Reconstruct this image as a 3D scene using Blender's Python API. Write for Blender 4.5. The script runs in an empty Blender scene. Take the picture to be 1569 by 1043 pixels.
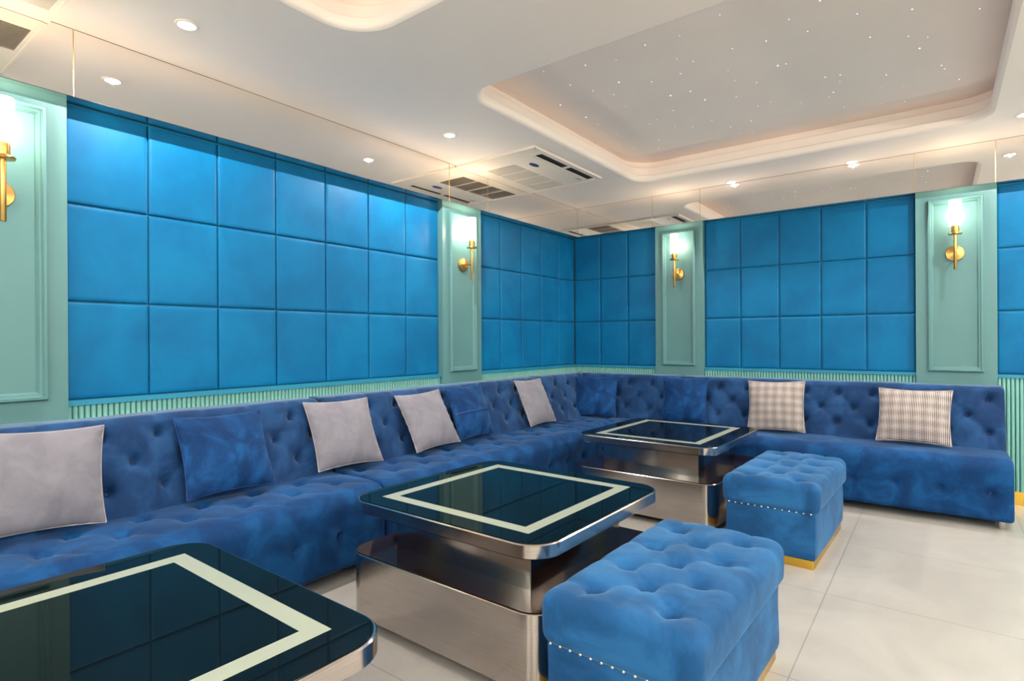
import bpy, bmesh, math, random
import numpy as np
from mathutils import Vector, Matrix

random.seed(7)
rng = np.random.default_rng(7)
sc = bpy.context.scene
COL = sc.collection

# ------------------------------------------------------------------ camera, world, exposure
CAM_H = 1.25
F_PX, YAW, PITCH, ROLL = 868.998, 0.64516, -0.00065, -0.00564
fw = Vector((-math.sin(YAW) * math.cos(PITCH), math.cos(YAW) * math.cos(PITCH), math.sin(PITCH)))
r0 = Vector((math.cos(YAW), math.sin(YAW), 0))
u0 = r0.cross(fw)
rr = r0 * math.cos(ROLL) + u0 * math.sin(ROLL)
uu = -r0 * math.sin(ROLL) + u0 * math.cos(ROLL)
cam = bpy.data.cameras.new('camera')
cam.sensor_width = 36.0
cam.lens = 36.0 * F_PX / 1569.0
cam.clip_start = 0.05
cam_o = bpy.data.objects.new('camera', cam)
COL.objects.link(cam_o)
cam_o.matrix_world = Matrix(((rr.x, uu.x, -fw.x, 0), (rr.y, uu.y, -fw.y, 0), (rr.z, uu.z, -fw.z, CAM_H), (0, 0, 0, 1)))
sc.camera = cam_o

world = bpy.data.worlds.new('world')
sc.world = world
world.use_nodes = True
world.node_tree.nodes['Background'].inputs[0].default_value = (0.9, 0.85, 0.8, 1)
world.node_tree.nodes['Background'].inputs[1].default_value = 0.1

sc.view_settings.view_transform = 'Standard'
sc.view_settings.look = 'None'
sc.view_settings.gamma = 1.0
sc.view_settings.use_curve_mapping = False
sc.view_settings.exposure = 0.52
sc.cycles.use_denoising = True
sc.cycles.max_bounces = 10
sc.cycles.diffuse_bounces = 6
sc.cycles.glossy_bounces = 5
sc.cycles.transparent_max_bounces = 12
sc.cycles.sample_clamp_indirect = 6.0

DOWNLIGHT_W = 45.0
SCONCE_W = 4.5
FILL_SCONCE_W = 98.0  # added unseen sconces, much stronger than the visible ones, as room fill

# ------------------------------------------------------------------ room constants
XL, YF = -3.347, 5.65          # padded panel planes of the left and far walls
PIL = 0.047                    # pilasters stand this far in front of them
MIR = 0.108                     # mirror band overhang
ZC, ZM = 2.72, 2.405           # ceiling, lower edge of the mirror band
XR, YB = 3.3, -2.7             # right and back walls (outside the frame)
ZP0, ZR2, ZR1 = 0.971, 1.449, 1.924


def WL(s, n, z):               # left wall: s along +Y, n into the room
    return (XL + n, s, z)


def WF(s, n, z):               # far wall: s along +X
    return (s, YF - n, z)


# ------------------------------------------------------------------ mesh helpers
class MB:
    def __init__(self):
        self.v = []
        self.f = []

    def add(self, verts, faces):
        o = len(self.v)
        self.v += [tuple(map(float, p)) for p in verts]
        self.f += [tuple(i + o for i in fc) for fc in faces]
        return self

    def grid(self, P, closed_u=False, closed_v=False):
        n, m = P.shape[:2]
        f = []
        for i in range(n if closed_u else n - 1):
            for j in range(m if closed_v else m - 1):
                a, b = (i + 1) % n, (j + 1) % m
                f.append((i * m + j, a * m + j, a * m + b, i * m + b))
        return self.add(P.reshape(-1, 3), f)

    def box(self, lo, hi, fn=None):
        x0, y0, z0 = lo
        x1, y1, z1 = hi
        p = [(x0, y0, z0), (x1, y0, z0), (x1, y1, z0), (x0, y1, z0), (x0, y0, z1), (x1, y0, z1), (x1, y1, z1), (x0, y1, z1)]
        if fn:
            p = [fn(*q) for q in p]
        return self.add(p, [(0, 3, 2, 1), (4, 5, 6, 7), (0, 1, 5, 4), (1, 2, 6, 5), (2, 3, 7, 6), (3, 0, 4, 7)])

    def loft(self, rings, cap0=True, cap1=True):
        n = len(rings[0])
        v = [p for r in rings for p in r]
        f = []
        for k in range(len(rings) - 1):
            for i in range(n):
                j = (i + 1) % n
                f.append((k * n + i, k * n + j, (k + 1) * n + j, (k + 1) * n + i))
        if cap0:
            f.append(tuple(range(n))[::-1])
        if cap1:
            f.append(tuple((len(rings) - 1) * n + i for i in range(n)))
        return self.add(v, f)

    def lathe(self, prof, axis='z', org=(0, 0, 0), n=24, fn=None):
        rings = []
        for r, h in prof:
            ring = []
            for k in range(n):
                a = 2 * math.pi * k / n
                c, s = r * math.cos(a), r * math.sin(a)
                p = {'z': (c, s, h), 'x': (h, c, s), 'y': (c, h, s)}[axis]
                p = (p[0] + org[0], p[1] + org[1], p[2] + org[2])
                ring.append(fn(*p) if fn else p)
            rings.append(ring)
        return self.loft(rings)


def build(mb, name, mat, parent=None, loc=(0, 0, 0), smooth=35, weld=0.0, recalc=True):
    me = bpy.data.meshes.new(name)
    L = Vector(loc)
    me.from_pydata([tuple(Vector(p) - L) for p in mb.v], [], mb.f)
    bm = bmesh.new()
    bm.from_mesh(me)
    if weld:
        bmesh.ops.remove_doubles(bm, verts=bm.verts, dist=weld)
    if recalc:
        bmesh.ops.recalc_face_normals(bm, faces=bm.faces)
    bm.to_mesh(me)
    bm.free()
    if smooth:
        me.polygons.foreach_set('use_smooth', [True] * len(me.polygons))
        me.set_sharp_from_angle(angle=math.radians(smooth))
    if mat:
        me.materials.append(mat)
    o = bpy.data.objects.new(name, me)
    COL.objects.link(o)
    if parent:
        o.parent = parent
    else:
        o.location = loc
    return o


def child(mb, name, mat, parent, **k):
    """part of a thing: mesh given in world coordinates, stored relative to the thing's empty (location only)"""
    return build(mb, name, mat, parent, loc=origin(parent), **k)


def origin(o):
    v = Vector((0, 0, 0))
    while o is not None:
        v = v + o.location
        o = o.parent
    return v


def tag(o, label=None, cat=None, group=None, kind=None):
    if label:
        o['label'] = label
    if cat:
        o['category'] = cat
    if group:
        o['group'] = group
    if kind:
        o['kind'] = kind
    return o


def thing(name, loc, label, cat, group=None):
    o = bpy.data.objects.new(name, None)
    COL.objects.link(o)
    o.empty_display_size = 0.1
    o.location = loc
    return tag(o, label, cat, group)


def structure(mb, name, mat, label=None, **k):
    o = build(mb, name, mat, **k)
    return tag(o, label, None, None, 'structure')


def rrect(x0, y0, x1, y1, r, n=10):
    pts = []
    for cx, cy, a0 in ((x1 - r, y1 - r, 0), (x0 + r, y1 - r, 90), (x0 + r, y0 + r, 180), (x1 - r, y0 + r, 270)):
        for k in range(n + 1):
            a = math.radians(a0 + 90 * k / n)
            pts.append((cx + r * math.cos(a), cy + r * math.sin(a)))
    return pts


def prism(x0, y0, x1, y1, r, z0, z1, bev=0.004, n=10):
    mb = MB()
    rings = []
    for z, ins in ((z0, bev), (z0 + bev, 0), (z1 - bev, 0), (z1, bev)):
        rings.append([(x, y, z) for x, y in rrect(x0 + ins, y0 + ins, x1 - ins, y1 - ins, max(r - ins, 0.001), n)])
    return mb.loft(rings)


def soft_box(half, r, step, keep_bottom=False):
    """dense rounded box around the origin -> verts, normals, faces"""
    hx, hy, hz = half
    nx, ny, nz = [max(2, int(round(2 * h / step))) for h in half]
    mb = MB()
    gx, gy, gz = np.linspace(-hx, hx, nx + 1), np.linspace(-hy, hy, ny + 1), np.linspace(-hz, hz, nz + 1)
    for s in (-1, 1):
        X, Y = np.meshgrid(gx, gy, indexing='ij')
        mb.grid(np.stack([X, Y, np.full_like(X, s * hz)], -1))
        X, Z = np.meshgrid(gx, gz, indexing='ij')
        mb.grid(np.stack([X, np.full_like(X, s * hy), Z], -1))
        Y, Z = np.meshgrid(gy, gz, indexing='ij')
        mb.grid(np.stack([np.full_like(Y, s * hx), Y, Z], -1))
    P = np.array(mb.v)
    h = np.array(half)
    lo = -(h - r)
    if keep_bottom:
        lo[2] = -hz
    inner = np.minimum(np.maximum(P, lo), h - r)
    d = P - inner
    if keep_bottom:
        bot = P[:, 2] < -hz + 1e-6
        d[bot, 2] = 0
    ln = np.linalg.norm(d, axis=1, keepdims=True)
    nrm = np.where(ln > 1e-9, d / np.maximum(ln, 1e-9), 0)
    Q = inner + nrm * np.where(ln > 1e-9, np.minimum(r, np.maximum(ln, 0)) if False else r, 0)
    if keep_bottom:
        flat = bot & (ln[:, 0] < 1e-9)
        Q[flat] = P[flat]
    return mb, Q, nrm


def seg_dist(U, V, segs, cut=0.2):
    D = np.full(U.shape, 9.0)
    for (a, b, c, d) in segs:
        m = (U > min(a, c) - cut) & (U < max(a, c) + cut) & (V > min(b, d) - cut) & (V < max(b, d) + cut)
        if not m.any():
            continue
        u, v = U[m], V[m]
        ex, ey = c - a, d - b
        t = np.clip(((u - a) * ex + (v - b) * ey) / (ex * ex + ey * ey), 0, 1)
        D[m] = np.minimum(D[m], np.hypot(u - a - t * ex, v - b - t * ey))
    return D


def tuft(U, V, buttons, segs, crease=0.004, wide=0.004, dimple=0.042):
    D = seg_dist(U, V, segs)
    h = -crease * np.exp(-(D / 0.007) ** 2) - wide * np.exp(-(D / 0.032) ** 2)
    B = np.full(U.shape, 9.0)
    for (a, b) in buttons:
        m = (np.abs(U - a) < 0.25) & (np.abs(V - b) < 0.25)
        B[m] = np.minimum(B[m], np.hypot(U[m] - a, V[m] - b))
    return h - dimple * np.exp(-(B / 0.020) ** 2) - 0.45 * dimple * np.exp(-(B / 0.048) ** 2)


# ------------------------------------------------------------------ materials
def new_mat(name):
    m = bpy.data.materials.new(name)
    m.use_nodes = True
    nt = m.node_tree
    return m, nt, nt.nodes['Principled BSDF']


def L(r, g, b):
    f = lambda c: ((c / 255 + 0.055) / 1.055) ** 2.4 if c > 10 else c / 255 / 12.92
    return (f(r), f(g), f(b), 1)


def noise(nt, scale, detail=4, rough=0.55, dist=0.0, coord='Object'):
    tc = nt.nodes.new('ShaderNodeTexCoord')
    n = nt.nodes.new('ShaderNodeTexNoise')
    n.inputs['Scale'].default_value = scale
    n.inputs['Detail'].default_value = detail
    n.inputs['Roughness'].default_value = rough
    n.inputs['Distortion'].default_value = dist
    nt.links.new(tc.outputs[coord], n.inputs['Vector'])
    return n


def ramp(nt, src, stops):
    r = nt.nodes.new('ShaderNodeValToRGB')
    e = r.color_ramp.elements
    while len(e) < len(stops):
        e.new(0.5)
    for k, (p, c) in enumerate(stops):
        e[k].position = p
        e[k].color = c
    nt.links.new(src, r.inputs[0])
    return r


def bump(nt, bs, src, strength, dist=0.01):
    b = nt.nodes.new('ShaderNodeBump')
    b.inputs['Strength'].default_value = strength
    b.inputs['Distance'].default_value = dist
    nt.links.new(src, b.inputs['Height'])
    nt.links.new(b.outputs[0], bs.inputs['Normal'])


def plain(name, col, rough=0.5, metal=0.0, var=0.06, nscale=3.0, bmp=0.0, spec=0.5):
    m, nt, bs = new_mat(name)
    n = noise(nt, nscale)
    c2 = tuple(min(1, c * (1 + var)) for c in col[:3]) + (1,)
    c1 = tuple(c * (1 - var) for c in col[:3]) + (1,)
    r = ramp(nt, n.outputs[0], [(0.3, c1), (0.7, c2)])
    nt.links.new(r.outputs[0], bs.inputs['Base Color'])
    bs.inputs['Roughness'].default_value = rough
    bs.inputs['Metallic'].default_value = metal
    bs.inputs['Specular IOR Level'].default_value = spec
    if bmp:
        n2 = noise(nt, 60)
        bump(nt, bs, n2.outputs[0], bmp, 0.002)
    return m


def velvet(name, dark, mid, light, scale=5.0, sheen=0.5, tint=(0.4, 0.7, 1, 1), dist=0.6, rough=0.75, p=(0.40, 0.5, 0.61), bmp=0.25, spec=0.15):
    m, nt, bs = new_mat(name)
    n = noise(nt, scale * 1.05, 5, 0.6, dist)
    r = ramp(nt, n.outputs[0], [(p[0], dark), (p[1], mid), (p[2], light)])
    nt.links.new(r.outputs[0], bs.inputs['Base Color'])
    bs.inputs['Roughness'].default_value = rough
    bs.inputs['Specular IOR Level'].default_value = spec
    bs.inputs['Sheen Weight'].default_value = sheen
    bs.inputs['Sheen Roughness'].default_value = 0.4
    bs.inputs['Sheen Tint'].default_value = tint
    n2 = noise(nt, 28, 4, 0.6, 0.6)
    bump(nt, bs, n2.outputs[0], bmp, 0.006)
    return m


M = {}
M['ceiling'] = plain('ceiling_paint', L(246, 230, 220), 0.7, var=0.012)
M['teal'] = plain('teal_lacquer', L(80, 122, 125), 0.42, var=0.03, spec=0.4)
M['flute'] = plain('teal_fluted', L(112, 170, 164), 0.45, var=0.04, spec=0.4)
M['tealtrim'] = plain('blue_ledge', L(14, 118, 150), 0.5, var=0.05)
M['pad'] = velvet('azure_suede', L(0, 88, 136), L(0, 94, 143), L(0, 100, 149), 2.2, 0.10, (0.5, 0.85, 1, 1), 0.3, 0.46, bmp=0.05, spec=0.14)
M['sofa'] = velvet('royal_blue_velvet', L(10, 42, 82), L(15, 50, 93), L(25, 63, 108), 4.5, 0.34, (0.6, 0.8, 1, 1))
M['seat'] = velvet('royal_blue_seat_velvet', L(2, 44, 90), L(4, 54, 103), L(10, 66, 118), 5.0, 0.1, (0.6, 0.8, 1, 1))
M['ottoman'] = velvet('sky_blue_velvet', L(19, 66, 112), L(25, 77, 127), L(34, 91, 143), 4.0, 0.2)
M['cushblue'] = velvet('navy_velvet', L(2, 38, 82), L(6, 50, 98), L(16, 68, 122), 5.0, 0.2)
M['cushgrey'] = velvet('taupe_velvet', L(108, 107, 118), L(114, 113, 124), L(120, 119, 130), 6.0, 0.3, (1, 1, 1, 1))
M['pipinggrey'] = plain('taupe_piping', L(160, 152, 150), 0.8)
M['pipingblue'] = plain('navy_piping', L(10, 50, 110), 0.8)
M['button'] = plain('button_velvet', L(8, 40, 95), 0.7)
M['ottobutton'] = plain('ottoman_button', L(22, 80, 145), 0.7)
M['brass'] = plain('brushed_brass', L(206, 158, 92), 0.28, 1.0, 0.05, 40)
M['gold'] = plain('polished_gold', L(222, 178, 78), 0.2, 1.0, 0.03)
M['goldline'] = plain('gold_edge', L(200, 172, 110), 0.3, 1.0)
M['nail'] = plain('nickel_nail', L(235, 228, 215), 0.18, 1.0)
M['chrome'] = plain('steel', L(190, 185, 178), 0.22, 1.0)
M['plastic'] = plain('white_plastic', L(236, 221, 207), 0.5, var=0.02)
M['grillein'] = plain('grille_dark', L(42, 38, 36), 0.8)
M['slat'] = plain('grille_slat', L(232, 218, 205), 0.5)
M['navybadge'] = plain('badge_navy', L(30, 34, 110), 0.35)
M['strip'] = plain('pale_glass_strip', L(148, 156, 141), 0.25, var=0.02)
M['dark'] = plain('dark_plinth', L(58, 48, 42), 0.3, 0.6)
M['wallplain'] = plain('teal_wall', L(150, 176, 172), 0.6)


def bronze():
    m, nt, bs = new_mat('bronze_steel')
    tc = nt.nodes.new('ShaderNodeTexCoord')
    mp = nt.nodes.new('ShaderNodeMapping')
    mp.inputs['Scale'].default_value = (3, 3, 160)
    n = nt.nodes.new('ShaderNodeTexNoise')
    n.inputs['Scale'].default_value = 2.0
    nt.links.new(tc.outputs['Object'], mp.inputs[0])
    nt.links.new(mp.outputs[0], n.inputs['Vector'])
    r = ramp(nt, n.outputs[0], [(0.3, L(184, 175, 170)), (0.7, L(198, 189, 184))])
    nt.links.new(r.outputs[0], bs.inputs['Base Color'])
    bs.inputs['Metallic'].default_value = 1.0
    bs.inputs['Roughness'].default_value = 0.16
    return m


M['bronze'] = bronze()


def glossy_black(name, col, rough):
    m, nt, bs = new_mat(name)
    n = noise(nt, 2.0)
    r = ramp(nt, n.outputs[0], [(0.4, col), (0.6, tuple(c * 1.2 for c in col[:3]) + (1,))])
    nt.links.new(r.outputs[0], bs.inputs['Base Color'])
    bs.inputs['Roughness'].default_value = rough
    bs.inputs['IOR'].default_value = 1.2
    bs.inputs['Specular IOR Level'].default_value = 0.5
    return m


M['glass'] = glossy_black('black_glass', (0.0025, 0.0045, 0.0045, 1), 0.02)
M['ledge'] = glossy_black('dark_brown_gloss', (0.012, 0.006, 0.005, 1), 0.06)


def mirror_mat():
    m, nt, bs = new_mat('mirror_silver')
    n = noise(nt, 1.0)
    r = ramp(nt, n.outputs[0], [(0.3, (0.90, 0.87, 0.84, 1)), (0.7, (0.92, 0.89, 0.86, 1))])
    nt.links.new(r.outputs[0], bs.inputs['Base Color'])
    bs.inputs['Metallic'].default_value = 1.0
    bs.inputs['Roughness'].default_value = 0.0
    return m


M['mirror'] = mirror_mat()


def floor_mat():
    m, nt, bs = new_mat('cream_floor_tile')
    tc = nt.nodes.new('ShaderNodeTexCoord')
    mp = nt.nodes.new('ShaderNodeMapping')
    mp.inputs['Location'].default_value = (2.2, -1.42 + 0.86 * 4, 0)
    nt.links.new(tc.outputs['Object'], mp.inputs[0])
    br = nt.nodes.new('ShaderNodeTexBrick')
    br.offset = 0.0
    br.inputs['Scale'].default_value = 1.0
    br.inputs['Brick Width'].default_value = 0.876
    br.inputs['Row Height'].default_value = 0.86
    br.inputs['Mortar Size'].default_value = 0.0022
    br.inputs['Mortar Smooth'].default_value = 0.1
    br.inputs['Color1'].default_value = (1, 1, 1, 1)
    br.inputs['Color2'].default_value = (0.985, 0.98, 0.975, 1)
    br.inputs['Mortar'].default_value = (0.62, 0.58, 0.54, 1)
    nt.links.new(mp.outputs[0], br.inputs['Vector'])
    n = noise(nt, 1.6, 6, 0.6, 1.5)
    r = ramp(nt, n.outputs[0], [(0.35, L(154, 153, 150)), (0.65, L(166, 165, 161))])
    mx = nt.nodes.new('ShaderNodeMix')
    mx.data_type = 'RGBA'
    mx.blend_type = 'MULTIPLY'
    mx.inputs[0].default_value = 1.0
    nt.links.new(r.outputs[0], mx.inputs[6])
    nt.links.new(br.outputs[0], mx.inputs[7])
    nt.links.new(mx.outputs[2], bs.inputs['Base Color'])
    bs.inputs['Roughness'].default_value = 0.32
    bs.inputs['Specular IOR Level'].default_value = 0.4
    return m


M['floor'] = floor_mat()


def check_mat():
    m, nt, bs = new_mat('houndstooth_weave')
    tc = nt.nodes.new('ShaderNodeTexCoord')

    def wave(axis, sc_):
        w = nt.nodes.new('ShaderNodeTexWave')
        w.wave_type = 'BANDS'
        w.bands_direction = axis
        w.inputs['Scale'].default_value = sc_
        w.inputs['Distortion'].default_value = 0.25
        nt.links.new(tc.outputs['Object'], w.inputs['Vector'])
        return w
    a, b = wave('X', 29), wave('Z', 29)
    c, d = wave('X', 4.5), wave('Z', 4.5)
    mul = nt.nodes.new('ShaderNodeMath'); mul.operation = 'MULTIPLY'
    nt.links.new(a.outputs['Fac'], mul.inputs[0]); nt.links.new(b.outputs['Fac'], mul.inputs[1])
    mul2 = nt.nodes.new('ShaderNodeMath'); mul2.operation = 'ADD'
    nt.links.new(c.outputs['Fac'], mul2.inputs[0]); nt.links.new(d.outputs['Fac'], mul2.inputs[1])
    s = nt.nodes.new('ShaderNodeMath'); s.operation = 'MULTIPLY_ADD'
    s.inputs[1].default_value = 0.10
    nt.links.new(mul2.outputs[0], s.inputs[0])
    h = nt.nodes.new('ShaderNodeMath'); h.operation = 'MULTIPLY'
    h.inputs[1].default_value = 0.80
    nt.links.new(mul.outputs[0], h.inputs[0])
    nt.links.new(h.outputs[0], s.inputs[2])
    r = ramp(nt, s.outputs[0], [(0.08, L(70, 62, 66)), (0.30, L(148, 139, 138)), (0.62, L(206, 198, 193))])
    nt.links.new(r.outputs[0], bs.inputs['Base Color'])
    bs.inputs['Roughness'].default_value = 0.85
    bs.inputs['Specular IOR Level'].default_value = 0.2
    return m


M['check'] = check_mat()


def emit_mat(name, col, strength, transp=0.0):
    m = bpy.data.materials.new(name)
    m.use_nodes = True
    nt = m.node_tree
    nt.nodes.clear()
    out = nt.nodes.new('ShaderNodeOutputMaterial')
    e = nt.nodes.new('ShaderNodeEmission')
    e.inputs[0].default_value = col
    e.inputs[1].default_value = strength
    if transp:
        t = nt.nodes.new('ShaderNodeBsdfTransparent')
        mx = nt.nodes.new('ShaderNodeMixShader')
        mx.inputs[0].default_value = transp
        nt.links.new(e.outputs[0], mx.inputs[1])
        nt.links.new(t.outputs[0], mx.inputs[2])
        nt.links.new(mx.outputs[0], out.inputs[0])
    else:
        nt.links.new(e.outputs[0], out.inputs[0])
    return m


M['lens'] = emit_mat('downlight_lens', (1, 0.95, 0.88, 1), 12)
M['shade'] = emit_mat('lit_glass_shade', (1, 0.90, 0.74, 1), 3.2, 0.78)
M['bulb'] = emit_mat('lit_bulb', (1, 0.93, 0.8, 1), 14)
M['star'] = emit_mat('star_point', (0.55, 0.5, 1, 1), 1.7)


def light(name, kind, loc, watts, parent, col=(1, 0.93, 0.84), size=0.05, spot=None):
    ld = bpy.data.lights.new(name, kind)
    ld.energy = watts
    ld.color = col
    ld.shadow_soft_size = size
    if spot:
        ld.spot_size = math.radians(spot)
        ld.spot_blend = 0.35
    o = bpy.data.objects.new(name, ld)
    COL.objects.link(o)
    o.parent = parent
    o.location = Vector(loc) - origin(parent)
    return o


# ------------------------------------------------------------------ room shell
structure(MB().box((XL - 0.2, YB - 0.1, -0.1), (XR + 0.1, YF + 0.2, 0)), 'floor', M['floor'], smooth=0)
structure(MB().box((XL - 0.2, YB - 0.1, 0), (XL - 0.03, YF + 0.2, ZC + 0.5)), 'wall_left', M['teal'], smooth=0)
structure(MB().box((XL - 0.03, YF + 0.03, 0), (XR + 0.1, YF + 0.2, ZC + 0.5)), 'wall_far', M['teal'], smooth=0)
structure(MB().box((XR, YB - 0.1, 0), (XR + 0.1, YF + 0.03, ZC + 0.5)), 'wall_right', M['wallplain'], smooth=0)
structure(MB().box((XL - 0.03, YB - 0.1, 0), (XR, YB, ZC + 0.5)), 'wall_back', M['wallplain'], smooth=0)

# ceiling with raised trays
COVES = [(-2.27, 2.535, 0.30, 5.025, 0.20), (-2.27, -0.75, 0.30, 1.79, 0.24)]


def make_ceiling():
    bm = bmesh.new()
    edges = []

    def loop(pts):
        vs = [bm.verts.new((x, y, ZC)) for x, y in pts]
        es = [bm.edges.new((vs[i], vs[(i + 1) % len(vs)])) for i in range(len(vs))]
        edges.extend(es)
        return vs
    loop([(XL - 0.03, YB), (XR, YB), (XR, YF + 0.03), (XL - 0.03, YF + 0.03)])
    for x0, y0, x1, y1, r in COVES:
        loop(rrect(x0, y0, x1, y1, r, 10))
    bmesh.ops.triangle_fill(bm, use_beauty=True, use_dissolve=False, edges=edges)
    me = bpy.data.meshes.new('ceiling')
    drop = []
    for f in bm.faces:
        c = f.calc_center_median()
        if any(x0 + 0.02 < c.x < x1 - 0.02 and y0 + 0.02 < c.y < y1 - 0.02 for x0, y0, x1, y1, r in COVES):
            drop.append(f)
    bmesh.ops.delete(bm, geom=drop, context='FACES_ONLY')
    for f in bm.faces:
        if f.normal.z > 0:
            f.normal_flip()
    # trays: bull-nosed lip, upright side, small cornice step, raised field
    for x0, y0, x1, y1, r in COVES:
        prof = [(0.0, 0.0), (0.012, 0.004), (0.022, 0.013), (0.026, 0.028), (0.026, 0.052), (0.018, 0.058),
                (-0.02, 0.06), (-0.02, 0.135), (-0.025, 0.14), (-0.07, 0.142), (-0.07, 0.20)]
        rings = []
        for ins, dz in prof:
            rings.append([bm.verts.new((x, y, ZC + dz)) for x, y in rrect(x0 + ins, y0 + ins, x1 - ins, y1 - ins, max(0.02, r - ins), 10)])
        for a, b in zip(rings[:-1], rings[1:]):
            n = len(a)
            for i in range(n):
                f = bm.faces.new((a[i], a[(i + 1) % n], b[(i + 1) % n], b[i]))
                f.smooth = True
        bm.faces.new(rings[-1])
    bmesh.ops.remove_doubles(bm, verts=bm.verts, dist=0.0005)
    bm.to_mesh(me)
    bm.free()
    me.set_sharp_from_angle(angle=math.radians(40))
    me.materials.append(M['ceiling'])
    o = bpy.data.objects.new('ceiling', me)
    COL.objects.link(o)
    tag(o, kind='structure')


make_ceiling()
structure(MB().box((XL - 0.2, YB - 0.1, ZC + 0.5), (XR + 0.1, YF + 0.2, ZC + 0.55)), 'ceiling_slab', M['ceiling'], smooth=0)

# soffit carrying the mirror band
mb = MB()
for fn, a, b in ((WL, YB, YF - MIR), (WF, XL, XR)):
    mb.box((a, -0.03, ZM), (b, MIR - 0.006, ZC), fn)
structure(mb, 'trim_1', M['mirror'], 'polished underside of the mirror band', smooth=0)

LEFT_SEAMS = [YB, -0.95, 0.375, 0.896, 3.455, 3.955, YF - MIR]
FAR_SEAMS = [XL + MIR, -2.352, -1.858, -0.15, 0.345, 2.1, XR]
mir_lab = {
    ('l', 2): 'short mirror pane above the near left pilaster at the photo edge',
    ('l', 3): 'longest mirror pane running under the ceiling above the large padded panel',
    ('l', 4): 'narrow mirror pane above the pilaster left of the room corner',
    ('l', 5): 'mirror pane left of the room corner, reflecting the air conditioner edge',
    ('f', 0): 'mirror pane right of the room corner under the ceiling',
    ('f', 1): 'narrow mirror pane above the pilaster beside the room corner on the far wall',
    ('f', 2): 'long mirror pane with two downlights right in front of it',
    ('f', 3): 'narrow mirror pane above the right sconce reflecting the tray corner',
    ('f', 4): 'mirror pane at the right photo edge reflecting one downlight',
}
for key, fn, seams in (('l', WL, LEFT_SEAMS), ('f', WF, FAR_SEAMS)):
    for k in range(len(seams) - 1):
        a, b = seams[k], seams[k + 1]
        if (key, k) not in mir_lab:
            if key == 'f':
                structure(MB().box((a + .002, MIR - 0.006, ZM), (b - .002, MIR, ZC), fn), 'trim_9', M['mirror'], smooth=0)
            continue
        t = thing('mirror_pane', fn((a + b) / 2, MIR - 0.006, ZM), mir_lab[(key, k)], 'mirror', 'mirror panes under the ceiling')
        child(MB().box((a + 0.001, MIR - 0.006, ZM), (b - 0.001, MIR, ZC), fn), 'pane', M['mirror'], t, smooth=0)
        child(MB().box((a + 0.0015, MIR - 0.004, ZM - 0.0015), (b - 0.0015, MIR + 0.0006, ZM), fn), 'lower_edge', M['dark'], t, smooth=0)
        child(MB().box((a + 0.0015, MIR, ZC - 0.0018), (b - 0.0015, MIR + 0.001, ZC), fn), 'shadow_line', M['dark'], t, smooth=0)  # thin dark strip standing in for the shadow line at the ceiling
        if not (key == 'l' and k == 5):
            child(MB().box((b - 0.004, MIR, ZM), (b - 0.001, MIR + 0.0015, ZC - 0.003), fn), 'gold_seam', M['goldline'], t, smooth=0)

# pilasters with raised moulding
PILASTERS = [('l', WL, 0.38, 0.883), ('l', WL, 3.43, 3.926), ('f', WF, -2.349, -1.855), ('f', WF, -0.147, 0.353), ('f', WF, 2.1, 2.6)]


def ring_frame(mb, a, b, z0, z1, prof, fn):
    rings = []
    for ins, n in prof:
        rings.append([fn(a + ins, n, z0 + ins), fn(b - ins, n, z0 + ins), fn(b - ins, n, z1 - ins), fn(a + ins, n, z1 - ins)])
    P = np.array(rings)
    return mb.grid(P, False, True)


MOULD = [(0.0, PIL), (0.0, PIL + 0.016), (0.006, PIL + 0.026), (0.017, PIL + 0.027), (0.022, PIL + 0.017), (0.031, PIL + 0.016),
         (0.036, PIL + 0.008), (0.040, PIL)]
for k, (key, fn, a, b) in enumerate(PILASTERS):
    o = structure(MB().box((a, -0.03, 0), (b, PIL, ZM), fn), 'trim_%d' % (k + 2), M['teal'], 'pale teal pilaster', smooth=0)
    build(ring_frame(MB(), a + 0.078, b - 0.078, 0.985, 2.335, MOULD, fn), 'moulding', M['teal'], o, smooth=30)


def fluted(mb, a, b, z0, z1, fn, pitch=0.0248):
    n = int(round((b - a) / pitch))
    k = 10
    s = np.linspace(0, n, n * k + 1)
    ph = s % 1.0
    dep = -0.010 + 0.026 * np.clip(1 - np.abs(2 * ph - 1) ** 5, 0, 1) ** 0.6
    S = a + s * (b - a) / n
    P = np.zeros((len(s), 4, 3))
    for i in range(len(s)):
        P[i, 0] = fn(S[i], -0.02, z0)
        P[i, 1] = fn(S[i], dep[i], z0)
        P[i, 2] = fn(S[i], dep[i], z1)
        P[i, 3] = fn(S[i], -0.02, z1)
    return mb.grid(P)


PANELS = [  # wall, from, to, columns, label
    ('l', WL, -2.2, 0.38, 7, None),
    ('l', WL, 0.883, 3.43, 7, 'largest azure padded wall panel above the long sofa, seven squares wide'),
    ('l', WL, 3.926, YF + 0.001, 5, 'azure padded wall panel of five narrow columns left of the room corner'),
    ('f', WF, XL - 0.001, -2.349, 3, 'darker padded wall panel of three columns right of the room corner'),
    ('f', WF, -1.855, -0.147, 5, 'padded wall panel above the houndstooth cushions on the far wall'),
    ('f', WF, 0.353, 2.1, 5, 'padded wall panel cut off by the right edge of the photo'),
]
mb = MB()
lm = MB()
gb = MB()
for key, fn, a, b, n, lab in PANELS:
    fluted(mb, a, b, 0.1, 0.945, fn)
    lm.box((a, -0.02, 0.945), (b, 0.028, ZP0), fn)
    gb.box((a, -0.02, 0.0), (b, 0.02, 0.1), fn)
structure(mb, 'trim_7', M['flute'], 'fluted teal wainscot', smooth=50)
structure(lm, 'trim_8', M['tealtrim'], 'blue ledge under the padded panels', smooth=0)
structure(gb, 'baseboard_far', M['gold'], 'gold skirting', smooth=0)


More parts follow.
